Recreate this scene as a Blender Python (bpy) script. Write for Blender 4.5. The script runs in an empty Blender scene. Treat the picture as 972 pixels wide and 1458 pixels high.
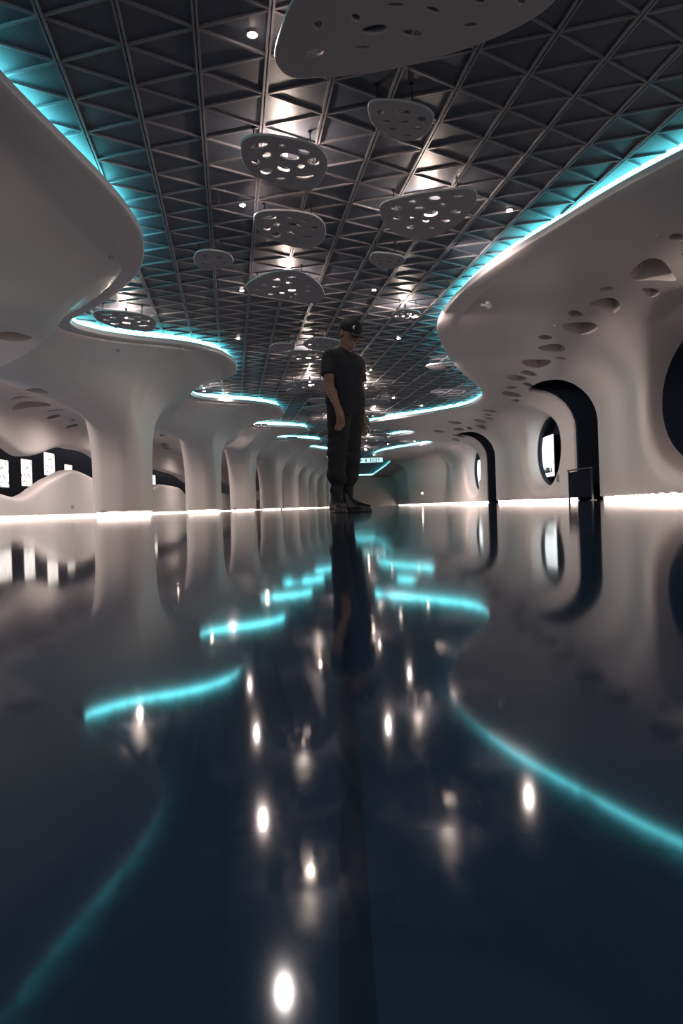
import bpy, bmesh, math, random
import numpy as np
from mathutils import Vector, Matrix
random.seed(7)
SC = bpy.context.scene
COL = SC.collection
F0 = 1010.0; S, C = math.sin(.033), math.cos(.033); HC = .05
ZS, ZC = 4.0, 4.26           # soffit underside, ceiling panels

# ------------------------------------------------------------ survey helpers
def ray(px, py):
    dx, dy = px - 486, py - 722
    return np.array([C*dx - S*dy, F0, -S*dx - C*dy]) / F0
def onz(px, py, z):
    r = ray(px, py); t = (z - HC)/r[2]
    return np.array([r[0]*t, t, z])
def curve(pts, y):
    """smooth interpolation x(y) through (y, x) points (monotone cubic)"""
    P = np.array(pts, float); X, V = P[:, 0], P[:, 1]
    h = np.diff(X); d = np.diff(V)/h
    m = np.zeros_like(X); m[0], m[-1] = d[0], d[-1]
    for i in range(1, len(X)-1):
        if d[i-1]*d[i] > 0:
            w1, w2 = 2*h[i]+h[i-1], h[i]+2*h[i-1]
            m[i] = (w1+w2)/(w1/d[i-1]+w2/d[i])
    y = np.clip(np.asarray(y, float), X[0], X[-1])
    k = np.clip(np.searchsorted(X, y) - 1, 0, len(h)-1)
    t = (y - X[k])/h[k]
    return ((2*t**3-3*t**2+1)*V[k] + (t**3-2*t**2+t)*h[k]*m[k] + (-2*t**3+3*t**2)*V[k+1] + (t**3-t**2)*h[k]*m[k+1])

EL = [(-3,-3.3),(2,-3.15),(6.41,-2.95),(7,-2.89),(7.7,-2.8),(8.5,-2.71),(9.24,-2.67),(9.94,-2.69),(10.6,-2.82),(11.5,-3.13),(12.3,-3.6),(13.17,-4.25),
      (13.9,-4.91),(14.32,-5.32),(14.65,-5.45),(14.95,-5.45),(15.3,-5.3),(15.65,-5.08),(16.2,-4.46),(16.65,-3.76),(17.24,-3.22),(18.1,-2.85),(19.1,-2.73),(20.27,-2.86),
      (21.3,-3.37),(22.1,-4.06),(22.96,-4.6),(23.6,-4.9),(24.05,-4.93),(25,-4.73),(25.6,-4.1),(26.3,-3.2),(26.9,-2.69),(28.1,-2.27),(29.6,-2.25),(30.6,-2.53),
      (31.6,-3.36),(32.6,-3.95),(33.5,-3.9),(34.5,-2.47),(35.4,-1.65),(36.4,-1.5),(37.3,-2.2),(38.4,-3.18),(39.3,-3.7),(40.2,-3.2),(41.3,-1.8),(42.6,-1.05),
      (44,-1.3),(45.5,-1.9),(46.4,-2.0),(48,-1.4),(50.5,-.4),(53,-.5),(56,-1.1),(60,-.3),(64,-.3),(70,.2),(80,.5),(97,.5)]
ER = [(-3,8),(3,7.2),(6,5.6),(7,4.95),(8.3,4.13),(8.94,3.8),(9.5,3.56),(10.2,3.3),(11,3.0),(12,2.67),(13.2,2.41),(14.4,2.27),(15.3,2.24),(16.3,2.32),(17.56,2.6),
      (19.77,3.2),(22.67,4.2),(25,5.05),(27.2,5.42),(28.2,5.42),(29.3,5.2),(30.8,4.22),(32,3.11),(33.4,1.7),(34.6,1.35),(36,1.7),(37.4,3.2),(38.5,4.1),(39.4,4.0),
      (40.4,3.2),(41.5,2.8),(42.6,3.4),(43.8,4.9),(45.4,6.0),(46.5,5.9),(48.3,5.0),(51,3.6),(53,2.9),(56,2.6),(60,3.5),(64,4.6),(70,4.6),(80,4.4),(97,4.0)]
XW = [(-3,6.4),(6,6.3),(12,6.6),(16,7.0),(20,7.85),(24,8.5),(30,8.5),(40,8.6),(50,8.6),(56,8.3),(60,7.4),(63,6.4),(64.5,6.1),(66,6.3),(70,7.6),(97,7.6)]
COLS = [(-1.6,-5.6),(8.2,-5.55),(18.0,-5.5),(27.7,-5.35),(37.3,-5.15),(44.6,-4.4),(51.5,-3.75),(58,-3.3),(64,-2.8),(70.3,-2.1),(78,-1.8),(86,-1.8)]
AISLE = -10.5
BU = [(-3,2.6),(6,2.2),(12,2.8),(18,2.9),(21.8,2.6),(23.8,2.12),(27.4,2.72),(29.5,2.75),(34,2.1),(38,2.3),(42,2.6),(46,2.5),(50,2.1),(56,2.7),(97,2.4)]
BL = [(-3,1.0),(6,.8),(12,1.5),(18,1.3),(21.2,.95),(23.2,.72),(25.8,1.42),(28.2,1.88),(30,1.7),(34,.8),(38,1.2),(42,1.75),(46,1.7),(50,1.0),(56,1.7),(97,1.2)]

# ------------------------------------------------------------ materials
def newmat(name):
    m = bpy.data.materials.new(name); m.use_nodes = True
    nt = m.node_tree; b = nt.nodes['Principled BSDF']
    return m, nt, b
def mat(name, col, rough=.5, metal=0, emis=None, es=0, noise=0, nscale=5, bump=0, bscale=30, ior=1.5, spec=.5):
    m, nt, b = newmat(name)
    b.inputs['Base Color'].default_value = (*col, 1); b.inputs['Roughness'].default_value = rough
    b.inputs['Metallic'].default_value = metal; b.inputs['IOR'].default_value = ior
    b.inputs['Specular IOR Level'].default_value = spec
    tc = nt.nodes.new('ShaderNodeTexCoord')
    if noise:
        n = nt.nodes.new('ShaderNodeTexNoise'); n.inputs['Scale'].default_value = nscale; n.inputs['Detail'].default_value = 5
        nt.links.new(tc.outputs['Object'], n.inputs['Vector'])
        r = nt.nodes.new('ShaderNodeMapRange'); r.inputs[3].default_value = 1-noise; r.inputs[4].default_value = 1+noise
        nt.links.new(n.outputs[0], r.inputs[0])
        mx = nt.nodes.new('ShaderNodeMix'); mx.data_type = 'RGBA'; mx.blend_type = 'MULTIPLY'; mx.inputs[0].default_value = 1
        mx.inputs[6].default_value = (*col, 1); nt.links.new(r.outputs[0], mx.inputs[7])
        nt.links.new(mx.outputs[2], b.inputs['Base Color'])
    if bump:
        n2 = nt.nodes.new('ShaderNodeTexNoise'); n2.inputs['Scale'].default_value = bscale; n2.inputs['Detail'].default_value = 4
        nt.links.new(tc.outputs['Object'], n2.inputs['Vector'])
        bp = nt.nodes.new('ShaderNodeBump'); bp.inputs['Strength'].default_value = bump; bp.inputs['Distance'].default_value = .01
        nt.links.new(n2.outputs[0], bp.inputs['Height']); nt.links.new(bp.outputs[0], b.inputs['Normal'])
    if emis:
        b.inputs['Emission Color'].default_value = (*emis, 1); b.inputs['Emission Strength'].default_value = es
    return m
PLASTER = mat('white_plaster', (.67,.60,.575), .42, noise=.03, nscale=2, bump=.04, bscale=60)
TRIMM = mat('lip_trim_paint', (.33,.31,.32), .42)
BAR = mat('ceiling_bar', (.21,.20,.22), .4, metal=.2)
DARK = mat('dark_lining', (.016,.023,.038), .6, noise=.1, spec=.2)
BLACK = mat('black_metal', (.012,.013,.016), .35)
CYAN = mat('cyan_led', (.02,.3,.35), .5, emis=(.15,.80,.88), es=3.4)
WARM = mat('white_led', (.8,.75,.7), .5, emis=(1,.80,.70), es=6)
WARM2 = mat('aisle_led', (.8,.75,.7), .5, emis=(1,.80,.70), es=3.0)
BULB = mat('bulb', (.9,.8,.7), .5, emis=(1,.78,.62), es=60)
SPOTM = mat('downlight_lens', (.9,.9,.85), .5, emis=(1,.85,.72), es=25)
DISCM = mat('disc_paint', (.36,.34,.35), .5, noise=.03)
CHROME = mat('chrome', (.6,.6,.62), .15, metal=1)
GREY = mat('grey_plastic', (.35,.35,.36), .4)

def ceiling_mat():
    m, nt, b = newmat('perforated_panel')
    tc = nt.nodes.new('ShaderNodeTexCoord')
    mp = nt.nodes.new('ShaderNodeMapping'); mp.inputs['Rotation'].default_value = (0,0,math.radians(9)); mp.inputs['Scale'].default_value = (34,34,34)
    nt.links.new(tc.outputs['Object'], mp.inputs['Vector'])
    sx = nt.nodes.new('ShaderNodeSeparateXYZ'); nt.links.new(mp.outputs[0], sx.inputs[0])
    def M(op, a, b_=None):
        n = nt.nodes.new('ShaderNodeMath'); n.operation = op
        for i, v in enumerate((a, b_)):
            if v is None: continue
            if isinstance(v, (int, float)): n.inputs[i].default_value = v
            else: nt.links.new(v, n.inputs[i])
        return n.outputs[0]
    a = M('SINE', M('MULTIPLY', M('ADD', sx.outputs[0], sx.outputs[1]), math.pi))
    c = M('SINE', M('MULTIPLY', M('SUBTRACT', sx.outputs[0], sx.outputs[1]), math.pi))
    h = M('GREATER_THAN', M('ABSOLUTE', M('MULTIPLY', a, c)),   .55)
    mx = nt.nodes.new('ShaderNodeMix'); mx.data_type = 'RGBA'
    mx.inputs[6].default_value = (.10,.112,.145,1); mx.inputs[7].default_value = (.028,.031,.042,1)
    nt.links.new(h, mx.inputs[0])
    n = nt.nodes.new('ShaderNodeTexNoise'); n.inputs['Scale'].default_value = 1.2
    nt.links.new(tc.outputs['Object'], n.inputs['Vector'])
    r = nt.nodes.new('ShaderNodeMapRange'); r.inputs[3].default_value = .8; r.inputs[4].default_value = 1.2; nt.links.new(n.outputs[0], r.inputs[0])
    m2 = nt.nodes.new('ShaderNodeMix'); m2.data_type = 'RGBA'; m2.blend_type = 'MULTIPLY'; m2.inputs[0].default_value = 1
    nt.links.new(mx.outputs[2], m2.inputs[6]); nt.links.new(r.outputs[0], m2.inputs[7])
    nt.links.new(m2.outputs[2], b.inputs['Base Color']); b.inputs['Roughness'].default_value = .45
    return m
PANEL = ceiling_mat()

def floor_mat():
    m, nt, b = newmat('polished_floor')
    b.inputs['Base Color'].default_value = (.018,.042,.078,1); b.inputs['IOR'].default_value = 1.52; b.inputs['Specular Tint'].default_value = (.68,.88,1,1)
    tc = nt.nodes.new('ShaderNodeTexCoord')
    n = nt.nodes.new('ShaderNodeTexNoise'); n.inputs['Scale'].default_value = .8; n.inputs['Detail'].default_value = 6
    nt.links.new(tc.outputs['Object'], n.inputs['Vector'])
    r = nt.nodes.new('ShaderNodeMapRange'); r.inputs[1].default_value = .3; r.inputs[2].default_value = .7
    r.inputs[3].default_value = .048; r.inputs[4].default_value = .08; nt.links.new(n.outputs[0], r.inputs[0])
    nt.links.new(r.outputs[0], b.inputs['Roughness'])
    br = nt.nodes.new('ShaderNodeTexBrick'); br.inputs['Scale'].default_value = 1; br.inputs['Mortar Size'].default_value = .002
    br.inputs['Brick Width'].default_value = 1.2; br.inputs['Row Height'].default_value = 1.2; br.offset = 0
    br.inputs['Color1'].default_value = (.018,.042,.078,1); br.inputs['Color2'].default_value = (.020,.045,.083,1); br.inputs['Mortar'].default_value = (.014,.026,.045,1)
    nt.links.new(tc.outputs['Object'], br.inputs['Vector']); nt.links.new(br.outputs['Color'], b.inputs['Base Color'])
    n2 = nt.nodes.new('ShaderNodeTexNoise'); n2.inputs['Scale'].default_value = 1.6; n2.inputs['Detail'].default_value = 3
    nt.links.new(tc.outputs['Object'], n2.inputs['Vector'])
    bp = nt.nodes.new('ShaderNodeBump'); bp.inputs['Strength'].default_value = .12; bp.inputs['Distance'].default_value = .004
    nt.links.new(n2.outputs[0], bp.inputs['Height']); nt.links.new(bp.outputs[0], b.inputs['Normal'])
    return m
FLOORM = floor_mat()

def screen_mat(name, a, b_, es, scale, thr=.5, warm=None):
    m, nt, b = newmat(name)
    tc = nt.nodes.new('ShaderNodeTexCoord')
    n = nt.nodes.new('ShaderNodeTexNoise'); n.inputs['Scale'].default_value = scale; n.inputs['Detail'].default_value = 3
    nt.links.new(tc.outputs['Object'], n.inputs['Vector'])
    r = nt.nodes.new('ShaderNodeValToRGB'); r.color_ramp.elements[0].position = thr-.03; r.color_ramp.elements[1].position = thr+.03
    r.color_ramp.elements[0].color = (*b_, 1); r.color_ramp.elements[1].color = (*a, 1)
    nt.links.new(n.outputs[0], r.inputs[0]); nt.links.new(r.outputs[0], b.inputs['Emission Color'])
    b.inputs['Emission Strength'].default_value = es; b.inputs['Base Color'].default_value = (.02,.02,.02,1); b.inputs['Roughness'].default_value = .3
    return m
SCR1 = screen_mat('film_screen', (.95,1,1), (.25,.28,.34), .5, 4.5, .36)
SCR2 = screen_mat('poster_screen', (1,.88,.82), (.16,.13,.13), .62, 7, .40)

# ------------------------------------------------------------ object helpers
def tag(o, label=None, cat=None, group=None, kind=None):
    if label: o['label'] = label
    if cat: o['category'] = cat
    if group: o['group'] = group
    if kind: o['kind'] = kind
    return o
def link(o, parent=None):
    COL.objects.link(o)
    if parent is not None: o.parent = parent
    return o
def mobj(name, v, f, m, parent=None, smooth=True, sharp=None):
    me = bpy.data.meshes.new(name); me.from_pydata([tuple(map(float, p)) for p in v], [], [tuple(int(i) for i in q) for q in f])
    me.materials.append(m); me.polygons.foreach_set('use_smooth', [smooth]*len(me.polygons)); me.update()
    if sharp: me.set_sharp_from_angle(angle=math.radians(sharp))
    return link(bpy.data.objects.new(name, me), parent)
def bobj(name, bm, m, parent=None, smooth=False, sharp=None):
    bmesh.ops.recalc_face_normals(bm, faces=bm.faces)
    me = bpy.data.meshes.new(name); bm.to_mesh(me); bm.free(); me.materials.append(m)
    me.polygons.foreach_set('use_smooth', [smooth or bool(sharp)]*len(me.polygons))
    if sharp: me.set_sharp_from_angle(angle=math.radians(sharp))
    return link(bpy.data.objects.new(name, me), parent)
def box(bm, c, s, rz=0, bev=0):
    M = Matrix.Translation(c) @ Matrix.Rotation(rz, 4, 'Z') @ Matrix.Diagonal((*s, 1))
    r = bmesh.ops.create_cube(bm, size=1, matrix=M)
    if bev: bmesh.ops.bevel(bm, geom=list({e for v in r['verts'] for e in v.link_edges}), offset=bev, segments=2, affect='EDGES')
def cyl(bm, a, b, r, r2=None, n=14):
    a, b = Vector(a), Vector(b); d = b-a
    M = Matrix.Translation((a+b)/2) @ d.to_track_quat('Z', 'Y').to_matrix().to_4x4()
    bmesh.ops.create_cone(bm, cap_ends=True, segments=n, radius1=r, radius2=r if r2 is None else r2, depth=d.length, matrix=M)
def empty(name, loc, rz=0):
    o = bpy.data.objects.new(name, None); o.empty_display_size = .1; o.location = loc; o.rotation_euler.z = rz
    COL.objects.link(o); return o

# ------------------------------------------------------------ distance-field mesher
def rU(a, b, R):
    return np.maximum(R, np.minimum(a, b)) - np.hypot(np.maximum(R-a, 0), np.maximum(R-b, 0))
def rI(a, b, R):
    return np.minimum(-R, np.maximum(a, b)) + np.hypot(np.maximum(R+a, 0), np.maximum(R+b, 0))
def sU(a, b, k):
    h = np.maximum(k-np.abs(a-b), 0)/k
    return np.minimum(a, b) - h*h*k*.25
def nets(fn, xs, ys, zs, newton=3):
    xs, ys, zs = [np.asarray(a, np.float32) for a in (xs, ys, zs)]
    F = fn(xs[:, None, None], ys[None, :, None], zs[None, None, :]).astype(np.float32)
    F = np.broadcast_to(F, (len(xs), len(ys), len(zs))).copy()
    F[0] = F[-1] = 1; F[:, 0] = F[:, -1] = 1; F[:, :, 0] = F[:, :, -1] = 1
    neg = F < 0
    nx, ny, nz = F.shape
    cnt = np.zeros((nx-1, ny-1, nz-1), np.int8)
    for i in (0, 1):
        for j in (0, 1):
            for k in (0, 1): cnt += neg[i:nx-1+i, j:ny-1+j, k:nz-1+k]
    act = (cnt > 0) & (cnt < 8)
    ci, cj, ck = np.nonzero(act)
    idx = -np.ones(act.shape, np.int64); idx[ci, cj, ck] = np.arange(len(ci))
    P = np.zeros((len(ci), 3)); W = np.zeros(len(ci))
    for ax in range(3):
        for a in (0, 1):
            for b in (0, 1):
                o = [0, 0, 0]; o2 = [(ax+1) % 3, (ax+2) % 3]; o[o2[0]] = a; o[o2[1]] = b
                e = list(o); e[ax] = 1
                f0 = F[ci+o[0], cj+o[1], ck+o[2]]; f1 = F[ci+e[0], cj+e[1], ck+e[2]]
                m = (f0 < 0) != (f1 < 0)
                t = np.where(m, f0/np.where(m, f0-f1, 1), 0)
                p0 = np.stack([xs[ci+o[0]], ys[cj+o[1]], zs[ck+o[2]]], 1); p1 = np.stack([xs[ci+e[0]], ys[cj+e[1]], zs[ck+e[2]]], 1)
                P += (p0+(p1-p0)*t[:, None])*m[:, None]; W += m
    P /= W[:, None]
    cs = np.stack([np.diff(xs)[ci], np.diff(ys)[cj], np.diff(zs)[ck]], 1)
    P0 = P.copy()
    for _ in range(newton):
        g = np.zeros_like(P); e = .002
        f = fn(P[:, 0], P[:, 1], P[:, 2])
        for a in range(3):
            Q = P.copy(); Q[:, a] += e; g[:, a] = (fn(Q[:, 0], Q[:, 1], Q[:, 2]) - f)/e
        n2 = np.maximum((g*g).sum(1), .05)
        st = -(f/n2)[:, None]*g
        ok = np.abs(f) < cs.max(1)
        P = np.where(ok[:, None], P+np.clip(st, -cs*.5, cs*.5), P)
        P = np.clip(P, P0-cs*.7, P0+cs*.7)
    faces = []
    for ax in range(3):
        sl0 = [slice(None)]*3; sl1 = [slice(None)]*3
        sl0[ax] = slice(0, -1); sl1[ax] = slice(1, None)
        u, w = (ax+1) % 3, (ax+2) % 3
        ch = neg[tuple(sl0)] != neg[tuple(sl1)]
        q = np.array(np.nonzero(ch))
        q = q[:, (q[u] > 0) & (q[w] > 0) & (q[u] < F.shape[u]-1) & (q[w] < F.shape[w]-1)]
        inside = neg[q[0], q[1], q[2]]
        def at(du, dw):
            r = q.copy(); r[u] -= du; r[w] -= dw
            return idx[r[0], r[1], r[2]]
        A = np.stack([at(1, 1), at(0, 1), at(0, 0), at(1, 0)], 1)
        A[~inside] = A[~inside][:, ::-1]
        faces.append(A)
    Fc = np.concatenate(faces)
    return P, Fc
def fast_mesh(name, P, Fc, m):
    me = bpy.data.meshes.new(name)
    me.vertices.add(len(P)); me.vertices.foreach_set('co', np.asarray(P, np.float32).ravel())
    me.loops.add(Fc.size); me.loops.foreach_set('vertex_index', Fc.astype(np.int32).ravel())
    me.polygons.add(len(Fc)); me.polygons.foreach_set('loop_start', np.arange(0, Fc.size, 4, dtype=np.int32))
    me.update(calc_edges=True); me.validate()
    me.materials.append(m); me.polygons.foreach_set('use_smooth', [True]*len(me.polygons)); me.update()
    return me
def growing(y0, y1, d0, k):
    r = [y0]
    while r[-1] < y1: r.append(r[-1] + max(d0, k*r[-1]))
    return np.array(r)

TY = np.linspace(-3, 97, 4001)
def table(pts):
    v = curve(pts, TY); dv = np.gradient(v, TY)
    v = np.convolve(np.pad(v, 8, 'edge'), np.hanning(17)/np.hanning(17).sum(), 'valid')
    dv = np.gradient(v, TY)
    return v, 1/np.sqrt(1+dv*dv)
eLv, eLk = table(EL); eRv, eRk = table(ER); xWv, xWk = table(XW); bUv, _ = table(BU); bLv, _ = table(BL)
xCv, _ = table(COLS + [(97, -1.8)] if COLS[0][0] <= -3 else [(-3, -5.6)] + COLS + [(97, -1.8)])
def T(tab, y): return np.interp(y, TY, tab)
CY = np.array([c[0] for c in COLS])

OVALS = [13.8, 30.1, 46.4]; SLOTS = [24.45, 40.6]
def right_base(x, y, z):
    lip = (T(eRv, y)-x)*T(eRk, y)+.24
    slab = np.maximum(ZS-z, lip)
    wall = (T(xWv, y)-x)*T(xWk, y)
    return rU(slab, wall, 1.45)
def slot3(x, y, z, ys, grow=0):
    x0 = float(np.interp(ys, TY, xWv)) - 1.75
    qx, qy = np.abs(x-(x0+2.0))-2.0+.75-grow, np.abs(y-ys)-1.22+.75-grow
    fp = np.hypot(np.maximum(qx, 0), np.maximum(qy, 0)) + np.minimum(np.maximum(qx, qy), 0) - .75
    return np.maximum(fp, z-4.75-grow)
def oval3(x, y, z, yc):
    xw = float(np.interp(yc+2, TY, xWv))
    t = np.clip((x-xw)/.85, -1.6, 1.0)
    tp = np.maximum(t, 0); ay = 2.75-.62*tp-.12*np.minimum(t, 0); az = 1.72-.22*tp
    cy = yc+.95*t*np.where(t > 0, 1, .25)+.15
    q = np.sqrt(((y-cy)/ay)**2 + ((z-2.2)/az)**2)
    return np.maximum((q-1)*1.7, x-(xw+1.35))
def right_sdf(x, y, z):
    f = right_base(x, y, z)
    for yc in OVALS: f = rI(f, -oval3(x, y, z, yc), .28)
    for ys in SLOTS: f = rI(f, -slot3(x, y, z, ys), .05)
    return np.maximum(f, .10-z)
def left_sdf(x, y, z):
    lip = (x-T(eLv, y))*T(eLk, y)+.24
    slab = np.maximum(ZS-z, lip)
    xc = T(xCv, y)
    pull = np.clip(xc-(T(eLv, y)-2.0), 0, 2.4)
    xc = xc-pull
    wall = np.abs(x-xc)-.60
    mid = .5*(CY[1:]+CY[:-1]); half = .5*np.diff(CY)-.88
    op = None
    for m_, h_ in zip(mid, half):
        r = 1.9
        qy, qz = np.abs(y-m_)-h_+r, z-3.05+r
        o = np.hypot(np.maximum(qy, 0), np.maximum(qz, 0)) + np.minimum(np.maximum(qy, qz), 0) - r
        op = o if op is None else np.minimum(op, o)
    arc = rI(wall, -op, .42)
    cor = rU(slab, arc, np.clip(T(eLv, y)-xc-.65, .5, 1.75))                  # corridor side: wide flare
    ai = rU(np.maximum(3.95-z, x-xc), arc, .55)   # aisle side: tight flare
    w = np.clip((x-(xc-.35))/.7, 0, 1); w = w*w*(3-2*w)
    f = cor*w + ai*(1-w)
    f = rI(f, (x-T(eLv, y))*T(eLk, y)+np.where(z > 3.985, .26, .04), .05)
    aw = x-AISLE
    uz, lz = T(bUv, y), T(bLv, y)
    lipw = .16*np.clip((x-AISLE+.5)/.5, 0, 1)**2
    band = np.maximum(z-uz, lz-z)*.9
    aw = rI(aw, -band, .16)
    aw = np.maximum(aw, AISLE-1.4-x+.0*y) if False else aw
    f = rU(f, aw, .5)
    room = np.maximum(np.maximum(np.maximum(z-3.3, .45-z), x-(AISLE-.45)), -14-x)
    f = np.maximum(f, -room)
    return np.maximum(f, .075-z)

# --- holes (outlines surveyed from the soffits, cut as real recesses)
def march(fn, px, py, t0=3.0):
    r = ray(px, py); t = t0
    for _ in range(160):
        p = np.array([0, 0, HC]) + r*t
        d = float(fn(np.array([p[0]]), np.array([p[1]]), np.array([p[2]]))[0])
        if d < .002: break
        t += max(d*.6, .002)
        if t > 95: break
    e = .01; g = []
    f0 = fn(*[np.array([v]) for v in p])[0]
    for a in range(3):
        q = p.copy(); q[a] += e; g.append(fn(*[np.array([v]) for v in q])[0]-f0)
    g = np.array(g); return p, g/max(np.linalg.norm(g), 1e-9)
def smooth_poly(pts, sub=4):
    n = len(pts); out = []
    for i in range(n):
        p0, p1, p2, p3 = [np.array(pts[(i+k-1) % n], float) for k in range(4)]
        for s in range(sub):
            t = s/sub
            out.append(.5*((2*p1)+(-p0+p2)*t+(2*p0-5*p1+4*p2-p3)*t*t+(-p0+3*p1-3*p2+p3)*t**3))
    return out
def hole_cutter(bm, fn, poly, depth):
    pts = smooth_poly(poly, 3)
    c = np.mean(pts, 0)
    pc, n = march(fn, *c)
    W3 = []
    for p in pts:
        r = ray(*p); o = np.array([0, 0, HC])
        t = np.dot(pc-o, n)/np.dot(r, n)
        W3.append(o+r*t)
    # deepest along -n, outer slightly proud of the surface
    a = [bm.verts.new(Vector(w+n*.25)) for w in W3]; b = [bm.verts.new(Vector(pc+(w-pc)*.97-n*depth)) for w in W3]
    k = len(a)
    try:
        bm.faces.new(a); bm.faces.new(b[::-1])
        for i in range(k): bm.faces.new((a[i], b[i], b[(i+1) % k], a[(i+1) % k])[::-1])
    except Exception: pass
def boolean(me, bms, name):
    o = bpy.data.objects.new(name, me); COL.objects.link(o); ks = []
    for bm in bms:
        bmesh.ops.recalc_face_normals(bm, faces=bm.faces)
        cm = bpy.data.meshes.new('c'); bm.to_mesh(cm); bm.free(); cm.materials.append(PLASTER)
        k = bpy.data.objects.new('c', cm); COL.objects.link(k); ks.append(k)
        md = o.modifiers.new('b', 'BOOLEAN'); md.operation = 'DIFFERENCE'; md.object = k; md.solver = 'MANIFOLD'
    dg = bpy.context.evaluated_depsgraph_get(); dg.update()
    out = bpy.data.meshes.new_from_object(o.evaluated_get(dg))
    bpy.data.objects.remove(o); [bpy.data.meshes.remove(k.data) for k in ks]
    out.polygons.foreach_set('use_smooth', [True]*len(out.polygons)); out.set_sharp_from_angle(angle=math.radians(38))
    return out
def cc(px, py, s, ox, oy): return (ox+px/s, oy+py/s)
R4 = lambda L: [cc(a, b, 2.7, 612, 300) for a, b in L]
RH = [R4(L) for L in [
 [(767,237),(800,202),(840,186),(890,195),(930,230),(945,262),(860,268),(790,268)],
 [(815,300),(850,297),(880,308),(875,328),(845,332),(828,318)],
 [(650,303),(675,294),(703,296),(700,306),(665,310)],
 [(612,355),(650,338),(690,333),(720,345),(731,368),(710,390),(690,388),(650,370)],
 [(530,390),(560,385),(592,402),(575,409),(545,408)],
 [(507,440),(540,430),(620,429),(647,440),(625,462),(580,477),(540,465)],
 [(415,486),(440,478),(467,484),(465,493),(435,496)],
 [(412,528),(450,515),(500,514),(521,532),(505,542),(450,540)],
 [(350,578),(380,573),(450,573),(465,582),(440,600),(400,605),(365,595)],
 [(478,564),(500,562),(525,570),(505,573)],
 [(347,620),(375,614),(412,632),(395,636),(365,630)],
 [(295,640),(330,632),(375,645),(355,653),(315,653)],
 [(355,664),(375,662),(400,675),(380,677)],
 [(288,680),(310,675),(335,680),(315,686)],
 [(275,697),(310,696),(355,712),(330,716),(290,710)],
 [(310,727),(330,725),(347,731),(330,734)],
 [(918,100),(935,88),(965,90),(985,108),(960,117),(925,115)],
 [(966,168),(985,150),(1020,165),(1000,182)],
 [(197,768),(230,765),(262,773),(235,777)],[(205,782),(222,781),(238,787),(222,789)],[(215,796),(230,795),(242,802),(228,803)],
 [(68,813),(90,809),(123,816),(100,822)],[(165,802),(190,803),(218,815),(195,814)],[(173,822),(205,824),(225,842),(195,836)],
 [(90,838),(115,835),(133,842),(110,846)],[(100,850),(125,849),(142,857),(120,859)],[(10,846),(35,843),(58,851),(30,852)],
 [(85,861),(110,860),(130,870),(105,869)],[(82,878),(100,876),(114,884),(95,885)],[(140,833),(152,831),(165,839),(150,841)]]]
L6 = lambda L: [cc(a, b, 6.63, 0, 540) for a, b in L]
LH = [L6(L) for L in [
 [(235,105),(330,82),(400,98),(462,130),(320,125)],[(92,177),(200,157),(318,168),(200,180)],
 [(78,247),(200,214),(340,208),(440,210),(472,232),(440,255),(200,260)],[(430,295),(540,285),(635,283),(540,298)],
 [(432,368),(500,338),(565,335),(565,350),(500,370)],[(665,387),(685,380),(705,383),(700,392)],[(612,462),(660,435),(722,422),(726,440)]]]
LH.append([(-14,477),(0,474),(20,475),(46,485),(40,488),(10,488),(-12,486)])
LH += [[(228,618),(238,620),(229,622)],[(229,631),(241,633),(232,635)],[(232,637),(244,638),(236,640)]]

# right wall / soffit
P, Fc = nets(right_sdf, np.arange(1.0, 11.2, .085), growing(-2, 96.5, .075, .0045), np.arange(.06, 5.0, .075))
me = fast_mesh('wall_right', P, Fc, PLASTER)
def cutters(fn, L, depth):
    out = []
    for pl in L:
        bm = bmesh.new(); hole_cutter(bm, fn, pl, depth); out.append(bm)
    return out
me = boolean(me, cutters(right_sdf, RH, .6), 'wall_right')
wr = link(bpy.data.objects.new('wall_right', me)); tag(wr, 'white curving wall and soffit on the right, with almond shaped recesses', 'wall', kind='structure')

# left columns + aisle wall
P, Fc = nets(left_sdf, np.arange(-12.6, .9, .085), growing(-2, 96.5, .075, .0045), np.arange(.06, 4.7, .075))
me = fast_mesh('left', P, Fc, PLASTER)
me = boolean(me, cutters(left_sdf, LH, .5), 'left')
nv = len(me.vertices); co = np.empty(nv*3, np.float32); me.vertices.foreach_get('co', co); co = co.reshape(-1, 3)
cen = np.empty(len(me.polygons)*3, np.float32); me.polygons.foreach_get('center', cen); cen = cen.reshape(-1, 3)
mids = .5*(CY[1:]+CY[:-1])
owner = np.searchsorted(mids, cen[:, 1]) + 1
owner[cen[:, 0] < -8.3] = 0
def submesh(src, keep, name):
    b = bmesh.new(); b.from_mesh(src)
    b.faces.ensure_lookup_table()
    bmesh.ops.delete(b, geom=[f for f, k in zip(b.faces, keep) if not k], context='FACES')
    m_ = bpy.data.meshes.new(name); b.to_mesh(m_); b.free(); m_.materials.append(PLASTER) if not m_.materials else None
    return m_
ORD = ['behind the camera', 'nearest, only its flared soffit in view', 'wide and nearest full column on the left', 'second full column of the row', 'third full column of the row',
       'fourth full column of the row', 'fifth full column of the row', 'sixth full column of the row', 'seventh full column of the row', 'eighth full column, beside the legs of the person',
       'ninth column, far behind the person', 'last column at the far end']
for k in range(0, len(COLS)+1):
    mm = submesh(me, owner == k, 'wall_left' if k == 0 else 'column')
    if k == 0:
        tag(link(bpy.data.objects.new('wall_left', mm)), 'bright white wall of the side aisle with a wavy window band', 'wall', kind='structure')
    else:
        o = link(bpy.data.objects.new('column', mm))
        tag(o, 'white flared plaster column, ' + ORD[k-1], 'column', 'flared columns along the left side')

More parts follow.
